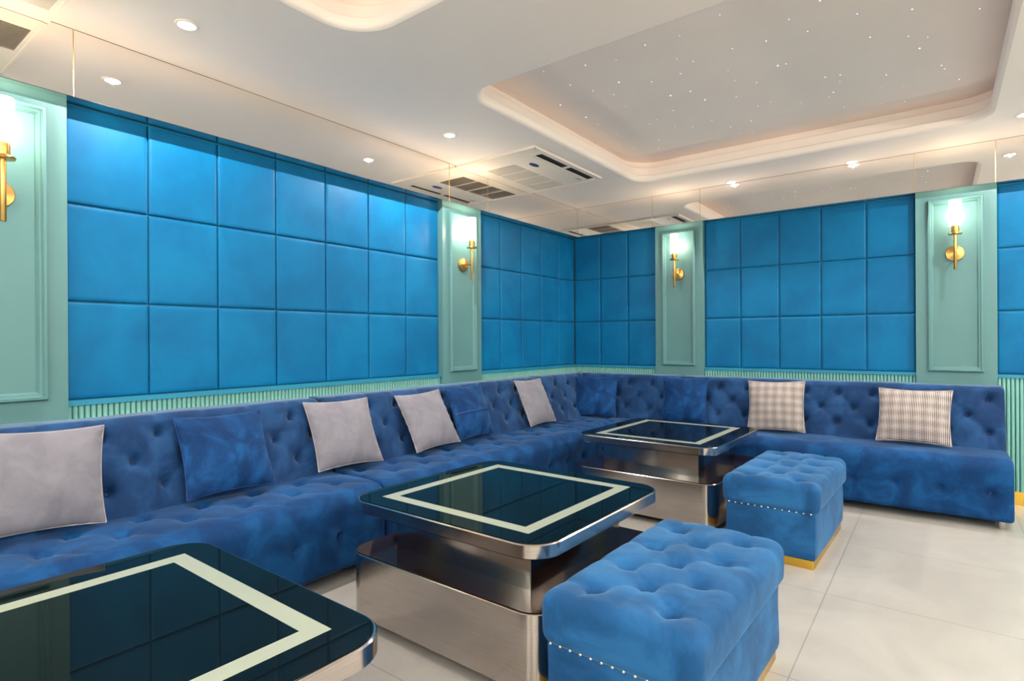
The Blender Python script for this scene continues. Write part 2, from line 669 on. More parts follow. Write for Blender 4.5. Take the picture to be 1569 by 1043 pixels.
def pad_tile(a, b, z0, z1, fn, seed):
    r = np.random.default_rng(seed)
    g = 0.0025
    nu, nv = 16, 18
    # finer near the edges
    e = np.array([0, 0.008, 0.02, 0.06])
    u = np.concatenate([e * 0.9, np.linspace(0.1, 0.9, nu), 1 - e[::-1] * 0.9])
    v = np.concatenate([e * 0.9, np.linspace(0.1, 0.9, nv), 1 - e[::-1] * 0.9])
    U, V = np.meshgrid(u, v, indexing='ij')
    S = a + g + U * (b - a - 2 * g)
    Z = z0 + g + V * (z1 - z0 - 2 * g)
    d = np.minimum(np.minimum(S - a - g, b - g - S), np.minimum(Z - z0 - g, z1 - g - Z))
    rd = 0.009
    h = -0.013 + 0.011 * np.sqrt(np.clip(1 - (1 - np.clip(d / rd, 0, 1)) ** 2, 0, 1)) + 0.0015 * np.clip(d / 0.16, 0, 1)
    ph = r.uniform(0, 6.28, 6)
    h += 0.0006 * np.sin(9 * S + ph[0] + 4 * Z) * np.sin(8 * Z + ph[1]) * np.clip(d / 0.05, 0, 1)
    P = np.zeros(S.shape + (3,))
    for i in range(S.shape[0]):
        for j in range(S.shape[1]):
            P[i, j] = fn(S[i, j], h[i, j], Z[i, j])
    m = MB().grid(P)
    # side skirt back to the wall
    rim = [P[i, 0] for i in range(P.shape[0])] + [P[-1, j] for j in range(1, P.shape[1])] + \
          [P[i, -1] for i in range(P.shape[0] - 2, -1, -1)] + [P[0, j] for j in range(P.shape[1] - 2, 0, -1)]
    inv = (lambda p: (p[1], p[0] - XL, p[2])) if fn is WL else (lambda p: (p[0], YF - p[1], p[2]))
    back = []
    for p in rim:
        s_, n_, z_ = inv(p)
        back.append(fn(s_, -0.025, z_))
    m.loft([[tuple(p) for p in rim], back], False, True)
    return m


ROWS = [(ZP0, ZR2), (ZR2, ZR1), (ZR1, ZM)]
for pi, (key, fn, a, b, n, lab) in enumerate(PANELS):
    t = thing('padded_wall_panel', fn((a + b) / 2, -0.03, ZP0), lab or 'azure padded wall panel left of the near pilaster outside the photo', 'wall panel', 'padded wall panels')
    child(MB().box((a + 0.001, -0.03, ZP0), (b - 0.001, -0.021, ZM), fn), 'backing_board', M['tealtrim'], t, smooth=0)
    for c in range(n):
        for q, (z0, z1) in enumerate(ROWS):
            child(pad_tile(a + (b - a) * c / n, a + (b - a) * (c + 1) / n, z0, z1 - (0.002 if q == 2 else 0), fn, pi * 100 + c * 10 + q),
                  'padded_tile', M['pad'], t, smooth=60, weld=0.0001)

# ------------------------------------------------------------------ sofas
ROLL_D, ROLL_Z = 0.09, 0.455


def seat_profile(D):
    pts = [(D - 0.012, 0.055), (D, 0.075)]
    for z in np.linspace(0.09, 0.36, 24):
        pts.append((D, z))
    for k in range(1, 12):
        a = math.pi / 2 * k / 12
        pts.append((D - 0.095 + 0.095 * math.cos(a), 0.36 + 0.095 * math.sin(a)))
    for d in np.linspace(D - 0.095, 0.27, 34):
        pts.append((d, 0.455))
    return np.array(pts)


def back_profile():
    pts = []
    for t in np.linspace(0, 1, 34):
        pts.append((0.355 + (0.215 - 0.355) * t, 0.42 + (0.83 - 0.42) * t))
    c = (0.150, 0.825)
    for k in range(1, 10):
        a = math.radians(18 + (90 - 18) * k / 9)
        pts.append((c[0] + 0.066 * math.cos(a), c[1] + 0.066 * math.sin(a)))
    for d in np.linspace(0.14, 0.03, 8):
        pts.append((d, 0.890))
    return np.array(pts)


def prof_normals(p):
    t = np.gradient(p, axis=0)
    n = np.stack([t[:, 1], -t[:, 0]], 1)
    return n / np.linalg.norm(n, axis=1, keepdims=True)


def arc(p):
    return np.concatenate([[0], np.cumsum(np.hypot(*np.diff(p, axis=0).T))])


BP = 0.24      # button pitch


def back_buttons(u0, u1, phase=0.0):
    bt, sg = [], []
    zs = (0.57, 0.69, 0.805)
    k0 = int(math.floor((u0 - phase) / BP)) - 1
    k1 = int(math.ceil((u1 - phase) / BP)) + 1
    for k in range(k0, k1 + 1):
        u = phase + k * BP
        bt += [(u, zs[0]), (u + BP / 2, zs[1]), (u, zs[2])]
        sg += [(u, zs[0], u + BP / 2, zs[1]), (u + BP, zs[0], u + BP / 2, zs[1]),
               (u, zs[2], u + BP / 2, zs[1]), (u + BP, zs[2], u + BP / 2, zs[1]),
               (u, zs[0], u, 0.40), (u, zs[2], u, 0.92)]
    ok = lambda q: u0 + 0.04 < q[0] < u1 - 0.04
    return [b for b in bt if ok(b)], sg


def seat_buttons(u0, u1, D, phase=0.0, flat=False):
    bt, sg = [], []
    pit = 0.262
    rows = (0.175, 0.60, 0.76)
    k0 = int(math.floor((u0 - phase) / pit)) - 1
    k1 = int(math.ceil((u1 - phase) / pit)) + 1
    for k in range(k0, k1 + 1):
        u = phase + k * pit
        bt.append((u, rows[0]))
        sg += [(u, rows[0], u, 0.0)]
        if not flat:
            bt += [(u + pit / 2, rows[1]), (u, rows[2])]
            sg += [(u, rows[0], u, 0.42), (u, 0.42, u + pit / 2, rows[1]), (u + pit, 0.42, u + pit / 2, rows[1]),
                   (u + pit / 2, rows[1], u, rows[2]), (u + pit / 2, rows[1], u + pit, rows[2]), (u, rows[2], u, 1.0)]
    ok = lambda q: u0 + 0.04 < q[0] < u1 - 0.04
    return [b for b in bt if ok(b)], sg


def upholster(pr, u0, u1, vcoord, bt, sg, amp, posfn, ends=(True, True), step=0.0125, edge=0.03):
    """closed tufted bolster: profile swept from u0 to u1; posfn(u, d, z) -> world"""
    nrm = prof_normals(pr)
    nu = int((u1 - u0) / step)
    e = [0.0, 0.004, 0.010, 0.018]
    us = np.array([u0 + x for x in e] + list(np.linspace(u0 + 0.027, u1 - 0.027, nu)) + [u1 - x for x in e[::-1]])
    U, V = np.meshgrid(us, vcoord, indexing='ij')
    h = amp * tuft(U, V, bt, sg)
    r = np.random.default_rng(int(abs(u0 * 100)) + len(pr))
    for _ in range(5):
        f = r.uniform(4, 14, 2)
        p = r.uniform(0, 6.28, 2)
        h += 0.0016 * np.sin(f[0] * U + p[0]) * np.sin(f[1] * V + p[1])
    if ends[0]:
        q = np.clip((U - u0) / edge, 0, 1)
        h -= edge * (1 - np.sqrt(1 - (1 - q) ** 2))
    if ends[1]:
        q = np.clip((u1 - U) / edge, 0, 1)
        h -= edge * (1 - np.sqrt(1 - (1 - q) ** 2))
    Dm = pr[None, :, 0] + nrm[None, :, 0] * h
    Zm = pr[None, :, 1] + nrm[None, :, 1] * h
    return us, Dm, Zm, nrm


def sweep(us, Dm, Zm, posfn, tail):
    """tail: closing points of the section (d,z)"""
    mb = MB()
    n, m = Dm.shape
    rings = []
    for i in range(n):
        ring = [posfn(us[i], Dm[i, j], Zm[i, j]) for j in range(m)]
        ring += [posfn(us[i], d, z) for d, z in tail]
        rings.append(ring)
    return mb.loft(rings)


BTN = None


def button_mesh(r, mat):
    mb = MB().lathe([(0.0005, 0.006), (r * 0.5, 0.0055), (r * 0.85, 0.003), (r, 0.0), (r * 0.9, -0.004), (0.0005, -0.006)], 'z', n=12)
    o = build(mb, 'button', mat)
    me = o.data
    bpy.data.objects.remove(o)
    return me


SOFA_BTN = button_mesh(0.013, M['button'])
OTTO_BTN = button_mesh(0.014, M['ottobutton'])


def place_button(me, parent, pos, normal):
    o = bpy.data.objects.new('button', me)
    COL.objects.link(o)
    o.parent = parent
    o.rotation_euler = Vector(normal).to_track_quat('Z', 'Y').to_euler()
    o.location = Vector(pos) - origin(parent)
    return o


def add_buttons(bts, vcoord, us, Dm, Zm, nrm, posfn, dirfn, parent, me):
    for (u, v) in bts:
        i = int(np.argmin(np.abs(us - u)))
        j = int(np.argmin(np.abs(vcoord - v)))
        d, z = Dm[i, j] + nrm[j, 0] * 0.001, Zm[i, j] + nrm[j, 1] * 0.001
        p = posfn(u, d, z)
        place_button(me, parent, p, dirfn(nrm[j, 0], nrm[j, 1]))


WALL_L = XL + 0.04      # back of sofas
WALL_F = YF - 0.04
D_L, D_F = 0.822, 0.79


def sofa_leg(t, x, y):
    child(MB().lathe([(0.022, 0.0), (0.024, 0.004), (0.026, 0.058)], 'z', (x, y, 0), 16), 'leg', M['chrome'], t)


def straight_sofa(wall, u0, u1, D, label, flat, phase):
    if wall == 'l':
        pos = lambda u, d, z: (WALL_L + d, u, z)
        dirf = lambda nd, nz: (nd, 0, nz)
        loc = (WALL_L + D / 2, (u0 + u1) / 2, 0)
    else:
        pos = lambda u, d, z: (u, WALL_F - d, z)
        dirf = lambda nd, nz: (0, -nd, nz)
        loc = ((u0 + u1) / 2, WALL_F - D / 2, 0)
    t = thing('sofa', loc, label, 'sofa', 'blue tufted sofas along the walls')
    pr = seat_profile(D)
    vc = arc(pr)
    bt, sg = seat_buttons(u0, u1, D, phase, flat)
    us, Dm, Zm, nr = upholster(pr, u0, u1, vc, bt, sg, 0.6 if flat else 0.8, pos)
    s = child(sweep(us, Dm, Zm, pos, [(0.10, 0.45), (0.02, 0.42), (0.02, 0.055)]), 'seat', M['seat'], t, smooth=60)
    add_buttons(bt, vc, us, Dm, Zm, nr, pos, dirf, t, SOFA_BTN)
    pr = back_profile()
    vc = pr[:, 1] + np.clip(0.2 - pr[:, 0], 0, 1) * 0.8
    bt, sg = back_buttons(u0, u1, phase)
    us, Dm, Zm, nr = upholster(pr, u0 + 0.004, u1 - 0.004, vc, bt, sg, 0.9, pos)
    child(sweep(us, Dm, Zm, pos, [(0.004, 0.87), (0.004, 0.40), (0.20, 0.40)]), 'backrest', M['sofa'], t, smooth=60)
    add_buttons(bt, vc, us, Dm, Zm, nr, pos, dirf, t, SOFA_BTN)
    for uu_ in (u0 + 0.06, (u0 + u1) / 2, u1 - 0.06):
        for dd in (D - 0.06, 0.12):
            p = pos(uu_, dd, 0)
            sofa_leg(t, p[0], p[1])
    return t


straight_sofa('l', -0.33, 2.125, D_L, 'long blue velvet sofa nearest the camera, holding the first grey and blue cushions', False, 0.953 - 0.24 * 4)
straight_sofa('l', 2.135, 4.595, D_L, 'long blue velvet sofa along the left wall behind the middle table', False, 2.25)
straight_sofa('f', -2.045, 0.385, D_F, 'blue velvet sofa on the far wall with two houndstooth cushions', True, -0.354 - 0.25 * 8)


def corner_sofa():
    y0, x1 = 4.605, -2.055
    t = thing('corner_sofa', (WALL_L + 0.45, WALL_F - 0.45, 0), 'L-shaped blue velvet corner sofa filling the room corner behind the far table', 'sofa', 'blue tufted sofas along the walls')
    lens1, lens2 = WALL_F - y0, x1 - WALL_L

    def leg(pr, vc, bsf, amp, tail, which):
        length = lens1 if which == 0 else lens2
        # u measured from the corner outwards
        bt, sg = bsf(0.0, length)
        us = np.linspace(0, 1, int(length / 0.0125))
        nrm = prof_normals(pr)
        U = np.zeros((len(us), len(pr)))
        for j in range(len(pr)):
            U[:, j] = pr[j, 0] + us * (length - pr[j, 0])
        V = np.broadcast_to(vc[None, :], U.shape)
        h = amp * tuft(U, V, bt, sg)
        q = np.clip((length - U) / 0.03, 0, 1)
        h = h - 0.03 * (1 - np.sqrt(1 - (1 - q) ** 2))
        h = h - 0.008 * np.exp(-((us[:, None] * (length - pr[None, :, 0])) / 0.02) ** 2)
        Dm = pr[None, :, 0] + nrm[None, :, 0] * h
        Zm = pr[None, :, 1] + nrm[None, :, 1] * h

        def pos(uf, d, z):
            u = d + uf * (length - d)
            return (WALL_L + d, WALL_F - u, z) if which == 0 else (WALL_L + u, WALL_F - d, z)
        mb = sweep(us, Dm, Zm, pos, tail)
        btn = []
        for (u, v) in bt:
            j = int(np.argmin(np.abs(vc - v)))
            d0 = pr[j, 0]
            if u < d0 + 0.06 or u > length - 0.04:
                continue
            i = int(np.argmin(np.abs(us - (u - d0) / (length - d0))))
            nn = nrm[j]
            dr = (nn[0], 0, nn[1]) if which == 0 else (0, -nn[0], nn[1])
            btn.append((pos(us[i], Dm[i, j] + nn[0] * .001, Zm[i, j] + nn[1] * .001), dr))
        return mb, btn

    for name, pr, bsf, tail, mat in (
            ('seat', seat_profile(0.80), lambda a, b: seat_buttons(a, b, 0.8, 0.06), [(0.10, 0.45), (0.02, 0.42), (0.02, 0.055)], M['seat']),
            ('backrest', back_profile(), lambda a, b: back_buttons(a, b, 0.05), [(0.004, 0.87), (0.004, 0.40), (0.20, 0.40)], M['sofa'])):
        vc = arc(pr) if name == 'seat' else pr[:, 1] + np.clip(0.2 - pr[:, 0], 0, 1) * 0.8
        full = MB()
        btns = []
        for w in (0, 1):
            m_, b_ = leg(pr, vc, bsf, 0.85, tail, w)
            full.add(m_.v, m_.f)
            btns += b_
        child(full, name, mat, t, smooth=60)
        for p, d in btns:
            place_button(SOFA_BTN, t, p, d)
    for x, y in ((WALL_L + 0.12, y0 + 0.08), (WALL_L + 0.74, y0 + 0.08), (x1 - 0.08, WALL_F - 0.12), (x1 - 0.08, WALL_F - 0.74), (WALL_L + 0.15, WALL_F - 0.15)):
        sofa_leg(t, x, y)


corner_sofa()


# ------------------------------------------------------------------ cushions
def cushion(kind, prm, label, zipper=False):
    x, y, z, yaw, tilt, roll, w, h = prm
    mat = {'grey': M['cushgrey'], 'blue': M['cushblue'], 'check': M['check']}[kind]
    cat_name = {'grey': 'grey_cushion', 'blue': 'blue_cushion', 'check': 'houndstooth_cushion'}[kind]
    R = Matrix.Rotation(yaw, 4, 'Z') @ Matrix.Rotation(-tilt, 4, 'X') @ Matrix.Rotation(roll, 4, 'Y')
    o = thing(cat_name, (0, 0, 0), label, 'cushion', {'grey': 'plain grey cushions', 'blue': 'plain blue cushions', 'check': 'houndstooth cushions'}[kind])
    o.matrix_world = Matrix.Translation((x, y, z)) @ R
    r = np.random.default_rng(int(abs(x * 1000 + y * 100)))
    N = 34
    g = np.sin(np.linspace(-math.pi / 2, math.pi / 2, N))
    U, V = np.meshgrid(g, g, indexing='ij')
    pin = 0.065
    PX = w / 2 * 1.02 * U * (1 - pin * (1 - V ** 2))
    PZ = h / 2 * 1.02 * V * (1 - pin * (1 - U ** 2))
    T = 0.072 * (np.clip(1 - U ** 2, 0, 1) ** 0.55) * (np.clip(1 - V ** 2, 0, 1) ** 0.55)
    T = T * (1 + 0.0 * U)
    full = MB()
    for s in (-1, 1):
        wr = np.zeros_like(U)
        for _ in range(6):
            f = r.uniform(2, 6, 2)
            p = r.uniform(0, 6.28, 2)
            wr += 0.0016 * np.sin(f[0] * U + p[0] + 1.5 * V) * np.sin(f[1] * V + p[1])
        # radial puckers off the seams
        ed = np.clip(1 - np.maximum(np.abs(U), np.abs(V)), 0, 1)
        along = np.where(np.abs(U) > np.abs(V), V, U)
        wr += 0.0035 * np.sin(along * 21 + r.uniform(0, 6)) * np.exp(-(ed / 0.16) ** 2) * (ed > 0.001)
        Y = s * (T + wr * (T > 1e-6))
        full.grid(np.stack([PX, Y, PZ], -1))
    c = build(full, 'cover', mat, o, smooth=70, weld=0.0004)
    # piped seam
    ring = [(PX[i, 0], PZ[i, 0]) for i in range(N)] + [(PX[-1, j], PZ[-1, j]) for j in range(1, N)] + \
           [(PX[i, -1], PZ[i, -1]) for i in range(N - 2, -1, -1)] + [(PX[0, j], PZ[0, j]) for j in range(N - 2, 0, -1)]
    n = len(ring)
    P = np.zeros((n, 6, 3))
    for i in range(n):
        a, b = ring[i - 1], ring[(i + 1) % n]
        tx, tz = b[0] - a[0], b[1] - a[1]
        l = math.hypot(tx, tz) or 1
        nx, nz = tz / l, -tx / l
        for k in range(6):
            an = 2 * math.pi * k / 6
            P[i, k] = (ring[i][0] + nx * 0.003 * math.cos(an), 0.003 * math.sin(an), ring[i][1] + nz * 0.003 * math.cos(an))
    build(MB().grid(P, True, True), 'piping', {'grey': M['pipinggrey'], 'blue': M['pipingblue'], 'check': M['pipinggrey']}[kind], o, smooth=60)
    if zipper:
        zz = -0.01
        prof = []
        xs = np.linspace(-w / 2 * 0.93, w / 2 * 0.93, 24)
        ys = -np.interp(xs, PX[:, N // 2], T[:, N // 2]) - 0.003
        P = np.zeros((24, 4, 3))
        for i in range(24):
            for k, (dy, dz) in enumerate(((0.006, -0.007), (-0.002, -0.006), (-0.004, 0.003), (0.006, 0.008))):
                P[i, k] = (xs[i], ys[i] + dy, zz + dz)
        zf = build(MB().grid(P, False, True), 'zip_flap', M['pipingblue'], o, smooth=60)
        build(MB().box((-w / 2 * 0.93 - 0.004, ys[0] - 0.008, zz - 0.006), (-w / 2 * 0.93 + 0.014, ys[0] + 0.002, zz + 0.006)), 'zip_pull', M['nail'], zf, smooth=0)
    return o


CUSH = [
    ('grey', [-2.97, 0.697, 0.682, 1.434, 0.275, 0.03, 0.434, 0.414], 'large grey velvet cushion at the left photo edge'),
    ('blue', [-2.97, 1.465, 0.676, 1.505, 0.443, 0.0, 0.435, 0.414], 'plain blue velvet cushion between the two nearest grey cushions'),
    ('grey', [-2.975, 2.202, 0.679, 1.505, 0.44, 0.012, 0.446, 0.425], 'grey velvet cushion second from the left photo edge, behind the middle table'),
    ('grey', [-2.976, 2.935, 0.676, 1.577, 0.507, -0.031, 0.442, 0.426], 'grey velvet cushion leaning in front of the zipped blue cushion'),
    ('blue', [-2.97, 3.394, 0.69, 1.623, 0.329, -0.003, 0.438, 0.413], 'blue velvet cushion turned to show its zip across the middle'),
    ('grey', [-2.973, 4.307, 0.685, 1.628, 0.418, 0.007, 0.439, 0.426], 'grey velvet cushion nearest the room corner'),
    ('blue', [-2.848, 5.218, 0.665, 0.174, 0.318, -0.03, 0.448, 0.415], 'plain blue velvet cushion set in the corner of the corner sofa'),
    ('blue', [-1.928, 5.267, 0.68, -0.02, 0.241, -0.03, 0.429, 0.414], 'plain blue velvet cushion behind the far table on the far wall'),
    ('check', [-1.116, 5.229, 0.676, 0.061, 0.301, -0.03, 0.439, 0.427], 'houndstooth cushion nearer the far table'),
    ('check', [-0.154, 5.213, 0.665, -0.062, 0.419, 0.0, 0.452, 0.417], 'houndstooth cushion nearer the right end of the far sofa'),
]
for k, (kind, prm, lab) in enumerate(CUSH):
    cushion(kind, prm, lab, zipper=(k == 4))


# ------------------------------------------------------------------ coffee tables
def coffee_table(cx, cy, w, d, rot, label):
    o = thing('coffee_table', (cx, cy, 0), label, 'table', 'bronze and black glass coffee tables')
    o.rotation_euler = (0, 0, math.radians(rot))
    hx, hy = w / 2, d / 2
    part = lambda mb, name, mat, par=None, **k: build(mb, name, mat, par or o, **k)
    part(prism(-hx + 0.09, -hy + 0.09, hx - 0.09, hy - 0.09, 0.03, 0.0, 0.046, 0.001, 4), 'plinth', M['dark'])
    part(prism(-hx, -hy, hx, hy, 0.10, 0.045, 0.318, 0.003, 12), 'base', M['bronze'])
    part(prism(-hx + 0.004, -hy + 0.004, hx - 0.004, hy - 0.004, 0.096, 0.3175, 0.323, 0.001, 12), 'base_top', M['ledge'])
    part(prism(-hx + 0.155, -hy + 0.155, hx - 0.155, hy - 0.155, 0.004, 0.322, 0.502, 0.001, 2), 'neck', M['bronze'])
    top = part(prism(-hx, -hy, hx, hy, 0.12, 0.500, 0.552, 0.004, 14), 'tabletop', M['bronze'])
    part(prism(-hx + 0.008, -hy + 0.008, hx - 0.008, hy - 0.008, 0.113, 0.548, 0.5545, 0.001, 14), 'glass_top', M['glass'])
    mb = MB()
    for z0, z1 in ((0.5535, 0.5552),):
        a = [(hx - 0.125, hy - 0.10), (hx - 0.178, hy - 0.153)]
        rings = []
        for (ex, ey), z in ((a[0], z0), (a[0], z1), (a[1], z1), (a[1], z0)):
            rings.append([(-ex, -ey, z), (ex, -ey, z), (ex, ey, z), (-ex, ey, z)])
        mb.grid(np.array(rings), True, True)
    part(mb, 'pale_strip', M['strip'], smooth=0)
    return o


coffee_table(-1.585, 0.415, 1.06, 1.04, -0.7, 'black glass coffee table cut off at the lower left photo corner')
coffee_table(-1.578, 2.072, 1.06, 1.01, -1.0, 'middle black glass coffee table beside the near ottoman')
coffee_table(-1.645, 4.18, 1.035, 1.08, -1.2, 'far black glass coffee table in front of the corner sofa')


# ------------------------------------------------------------------ ottomans
def ottoman(cx, cy, w, d, rot, label):
    o = thing('ottoman', (cx, cy, 0), label, 'ottoman', 'tufted blue ottomans')
    o.rotation_euler = (0, 0, math.radians(rot))
    hx, hy = w / 2, d / 2
    build(prism(-hx + 0.012, -hy + 0.012, hx - 0.012, hy - 0.012, 0.008, 0.0, 0.05, 0.002, 3), 'plinth', M['gold'], o)
    mb, Q, nr = soft_box((hx, hy, 0.13), 0.014, 0.022)
    ph = rng.uniform(0, 6, 4)
    Q = Q + nr * (0.002 * np.sin(11 * Q[:, :1] + 7 * Q[:, 2:] * 3 + 8 * Q[:, 1:2] + ph[0]))
    mb.v = [(p[0], p[1], p[2] + 0.178) for p in Q]
    build(mb, 'body', M['ottoman'], o, smooth=60, weld=0.0005)
    # tufted lid
    lz0, lz1 = 0.302, 0.462
    hz = (lz1 - lz0) / 2
    mb, Q, nr = soft_box((hx + 0.017, hy + 0.017, hz), 0.044, 0.010, keep_bottom=True)
    cols = (-0.125, 0.0, 0.125)
    bt, sg = [], []
    for c, x in enumerate(cols):
        ys = (-0.345, -0.115, 0.115, 0.345) if c != 1 else (-0.23, 0.0, 0.23)
        bt += [(x, y) for y in ys]
    for (x, y) in bt:
        for (x2, y2) in bt:
            if x2 > x and abs(x2 - x) < 0.2 and abs(abs(y2 - y) - 0.115) < 0.01:
                sg.append((x, y, x2, y2))
    for x in cols[::2]:
        for y in (-0.345, -0.115, 0.115, 0.345):
            sg.append((x, y, math.copysign(hx + 0.02, x), y))
    for s in (-1, 1):
        for x in cols[::2]:
            sg.append((x, 0.345 * s, x * 1.1, s * (hy + 0.02)))
        sg.append((0, 0.23 * s, 0, s * (hy + 0.02)))
    hgt = 1.15 * tuft(Q[:, 0], Q[:, 1], bt, sg, 0.003, 0.0035, 0.046)
    wz = np.clip(nr[:, 2], 0, 1)
    crown = 0.010 * (1 - (Q[:, 0] / hx) ** 2) * wz
    dv = hgt * wz + crown
    side = np.linalg.norm(nr[:, :2], axis=1)
    bulge = 0.004 * side * np.sin(np.clip((Q[:, 2] + hz) / (2 * hz), 0, 1) * math.pi)
    lowin = -0.014 * np.clip(1 - (Q[:, 2] + hz) / 0.03, 0, 1) ** 2 * side
    Q = Q + nr * (dv + bulge + lowin)[:, None]
    mb.v = [(p[0], p[1], p[2] + lz0 + hz) for p in Q]
    lid = build(mb, 'lid', M['ottoman'], o, smooth=70, weld=0.0005)
    top = np.array(mb.v)
    for (x, y) in bt:
        m = (np.hypot(top[:, 0] - x, top[:, 1] - y) < 0.012) & (top[:, 2] > 0.38)
        z = top[m, 2].mean() if m.any() else 0.44
        b = bpy.data.objects.new('button', OTTO_BTN)
        COL.objects.link(b)
        b.parent = lid
        b.location = (x, y, z + 0.001)
    nm = None
    for k in range(13):
        x = -hx + 0.022 + (2 * hx - 0.044) * k / 12
        if nm is None:
            b = build(MB().lathe([(0.0062, 0.004), (0.0062, 0.002), (0.0055, -0.001), (0.0035, -0.0032), (0.0006, -0.0042)], 'y', (0, 0, 0), 10), 'nailhead', M['nail'], o)
            nm = b.data
        else:
            b = bpy.data.objects.new('nailhead', nm)
            COL.objects.link(b)
            b.parent = o
        b.location = (x, -hy - 0.006, 0.304)
    return o


ottoman(-0.748, 1.945, 0.475, 0.92, -1.2, 'tufted blue ottoman nearest the camera, cut off at the bottom of the photo')
ottoman(-0.756, 3.852, 0.475, 0.89, -1.6, 'tufted blue ottoman farther back on a gold plinth, beside the far table')


# ------------------------------------------------------------------ sconces
def sconce(fn, s, label, watts=SCONCE_W):
    t = thing('wall_sconce', fn(s, PIL, 1.905), label, 'wall lamp', 'brass wall sconces')
    n0, nr_ = PIL, PIL + 0.105
    # round back plate and arm, turned about the wall normal
    def disc(prof, name, par, s_=s, z_=1.905):
        rings = []
        for r, n in prof:
            rings.append([fn(s_ + r * math.cos(2 * math.pi * k / 32), n, z_ + r * math.sin(2 * math.pi * k / 32)) for k in range(32)])
        return child(MB().loft(rings), name, M['brass'], par)
    disc([(0.060, n0), (0.060, n0 + 0.010), (0.057, n0 + 0.015), (0.025, n0 + 0.020), (0.012, n0 + 0.022)], 'back_plate', t)
    disc([(0.008, n0 + 0.018), (0.008, nr_)], 'arm', t)
    c = fn(s, nr_, 0)
    child(MB().lathe([(0.0095, 1.770), (0.0110, 1.773), (0.0110, 2.045)], 'z', c, 20), 'rod', M['brass'], t)
    child(MB().lathe([(0.010, 2.036), (0.042, 2.038), (0.044, 2.044), (0.042, 2.050), (0.010, 2.051)], 'z', c, 28), 'drip_disc', M['brass'], t)
    child(MB().lathe([(0.024, 2.050), (0.025, 2.053), (0.025, 2.125), (0.022, 2.126), (0.018, 2.110)], 'z', c, 28), 'cup', M['brass'], t)
    sh = MB()
    rings = []
    for r, z in ((0.036, 2.100), (0.040, 2.104), (0.040, 2.300), (0.036, 2.300), (0.036, 2.106)):
        rings.append([(c[0] + r * math.cos(2 * math.pi * k / 28), c[1] + r * math.sin(2 * math.pi * k / 28), z) for k in range(28)])
    sh.loft(rings, False, False)
    g = child(sh, 'glass_shade', M['shade'], t)
    child(MB().lathe([(0.008, 2.12), (0.013, 2.14), (0.014, 2.15), (0.010, 2.165), (0.002, 2.172)], 'z', c, 16), 'bulb', M['bulb'], t)
    light('sconce_light', 'POINT', (c[0], c[1], 2.205), watts, t, (1, 0.80, 0.54) if watts < 20 else (1, 0.865, 0.75), 0.022 if watts < 20 else 0.06)


sconce(WL, 0.632, 'brass wall sconce on the near left pilaster, half out of the photo', 8.0)
sconce(WL, 3.680, 'brass wall sconce on the pilaster between the two left wall panels', 11.0)
sconce(WF, -2.105, 'brass wall sconce on the far wall nearest the room corner', 6.0)
sconce(WF, 0.103, 'brass wall sconce on the far right pilaster', 4.5)



def WR(s, n, z):               # right wall, behind and beside the camera
    return (XR - n + PIL, s, z)


def WB(s, n, z):               # back wall behind the camera
    return (s, YB + n - PIL, z)


for fn, ss in ((WR, (-1.6, 0.6, 2.6, 4.6)), (WB, (-2.2, -0.4, 1.6))):  # sconces added on the unseen walls to brighten ceiling and room
    for s_ in ss:
        sconce(fn, s_, 'added brass sconce on an unseen wall, filling the room with light', FILL_SCONCE_W)

# ------------------------------------------------------------------ ceiling fittings
DOWN = [
    (-2.78, 1.20, 'brightest recessed downlight near the top left of the ceiling'),
    (-2.79, 2.98, 'recessed downlight on the left strip, left of the air conditioner'),
    (-1.55, 5.485, 'recessed downlight against the far mirror nearer the room corner'),
    (-0.575, 5.485, 'recessed downlight against the far mirror nearer the right sconce'),
    (0.462, 5.03, 'recessed downlight at the right edge of the photo beside the tray corner'),
    (-2.78, -0.95, None), (-2.78, -2.3, None), (0.75, 3.2, None), (0.75, 1.5, None), (0.75, -0.4, None), (-1.0, -1.6, None),  # unlabelled entries are unseen downlights added to light the room
    (2.0, 4.6, None), (2.0, 2.6, None), (2.0, 0.6, None), (1.2, -1.8, None), (2.6, -1.4, None), (1.4, 5.485, None),
]
for x, y, lab in DOWN:
    t = thing('downlight', (x, y, ZC), lab or 'added unseen ceiling downlight lighting the room', 'ceiling light', 'recessed downlights')
    child(MB().lathe([(0.050, ZC + 0.001), (0.050, ZC - 0.004), (0.045, ZC - 0.007), (0.038, ZC - 0.006), (0.036, ZC + 0.001)], 'z', (x, y, 0), 28), 'trim_ring', M['plastic'], t)
    child(MB().lathe([(0.036, ZC - 0.001), (0.036, ZC - 0.004), (0.001, ZC - 0.0045)], 'z', (x, y, 0), 24), 'lens', M['lens'], t)
    light('downlight_lamp', 'SPOT', (x, y, ZC - 0.0085), DOWNLIGHT_W * (1.8 if lab and x < -2 else 1.0), t, (1, 0.90, 0.80), 0.010, 168)


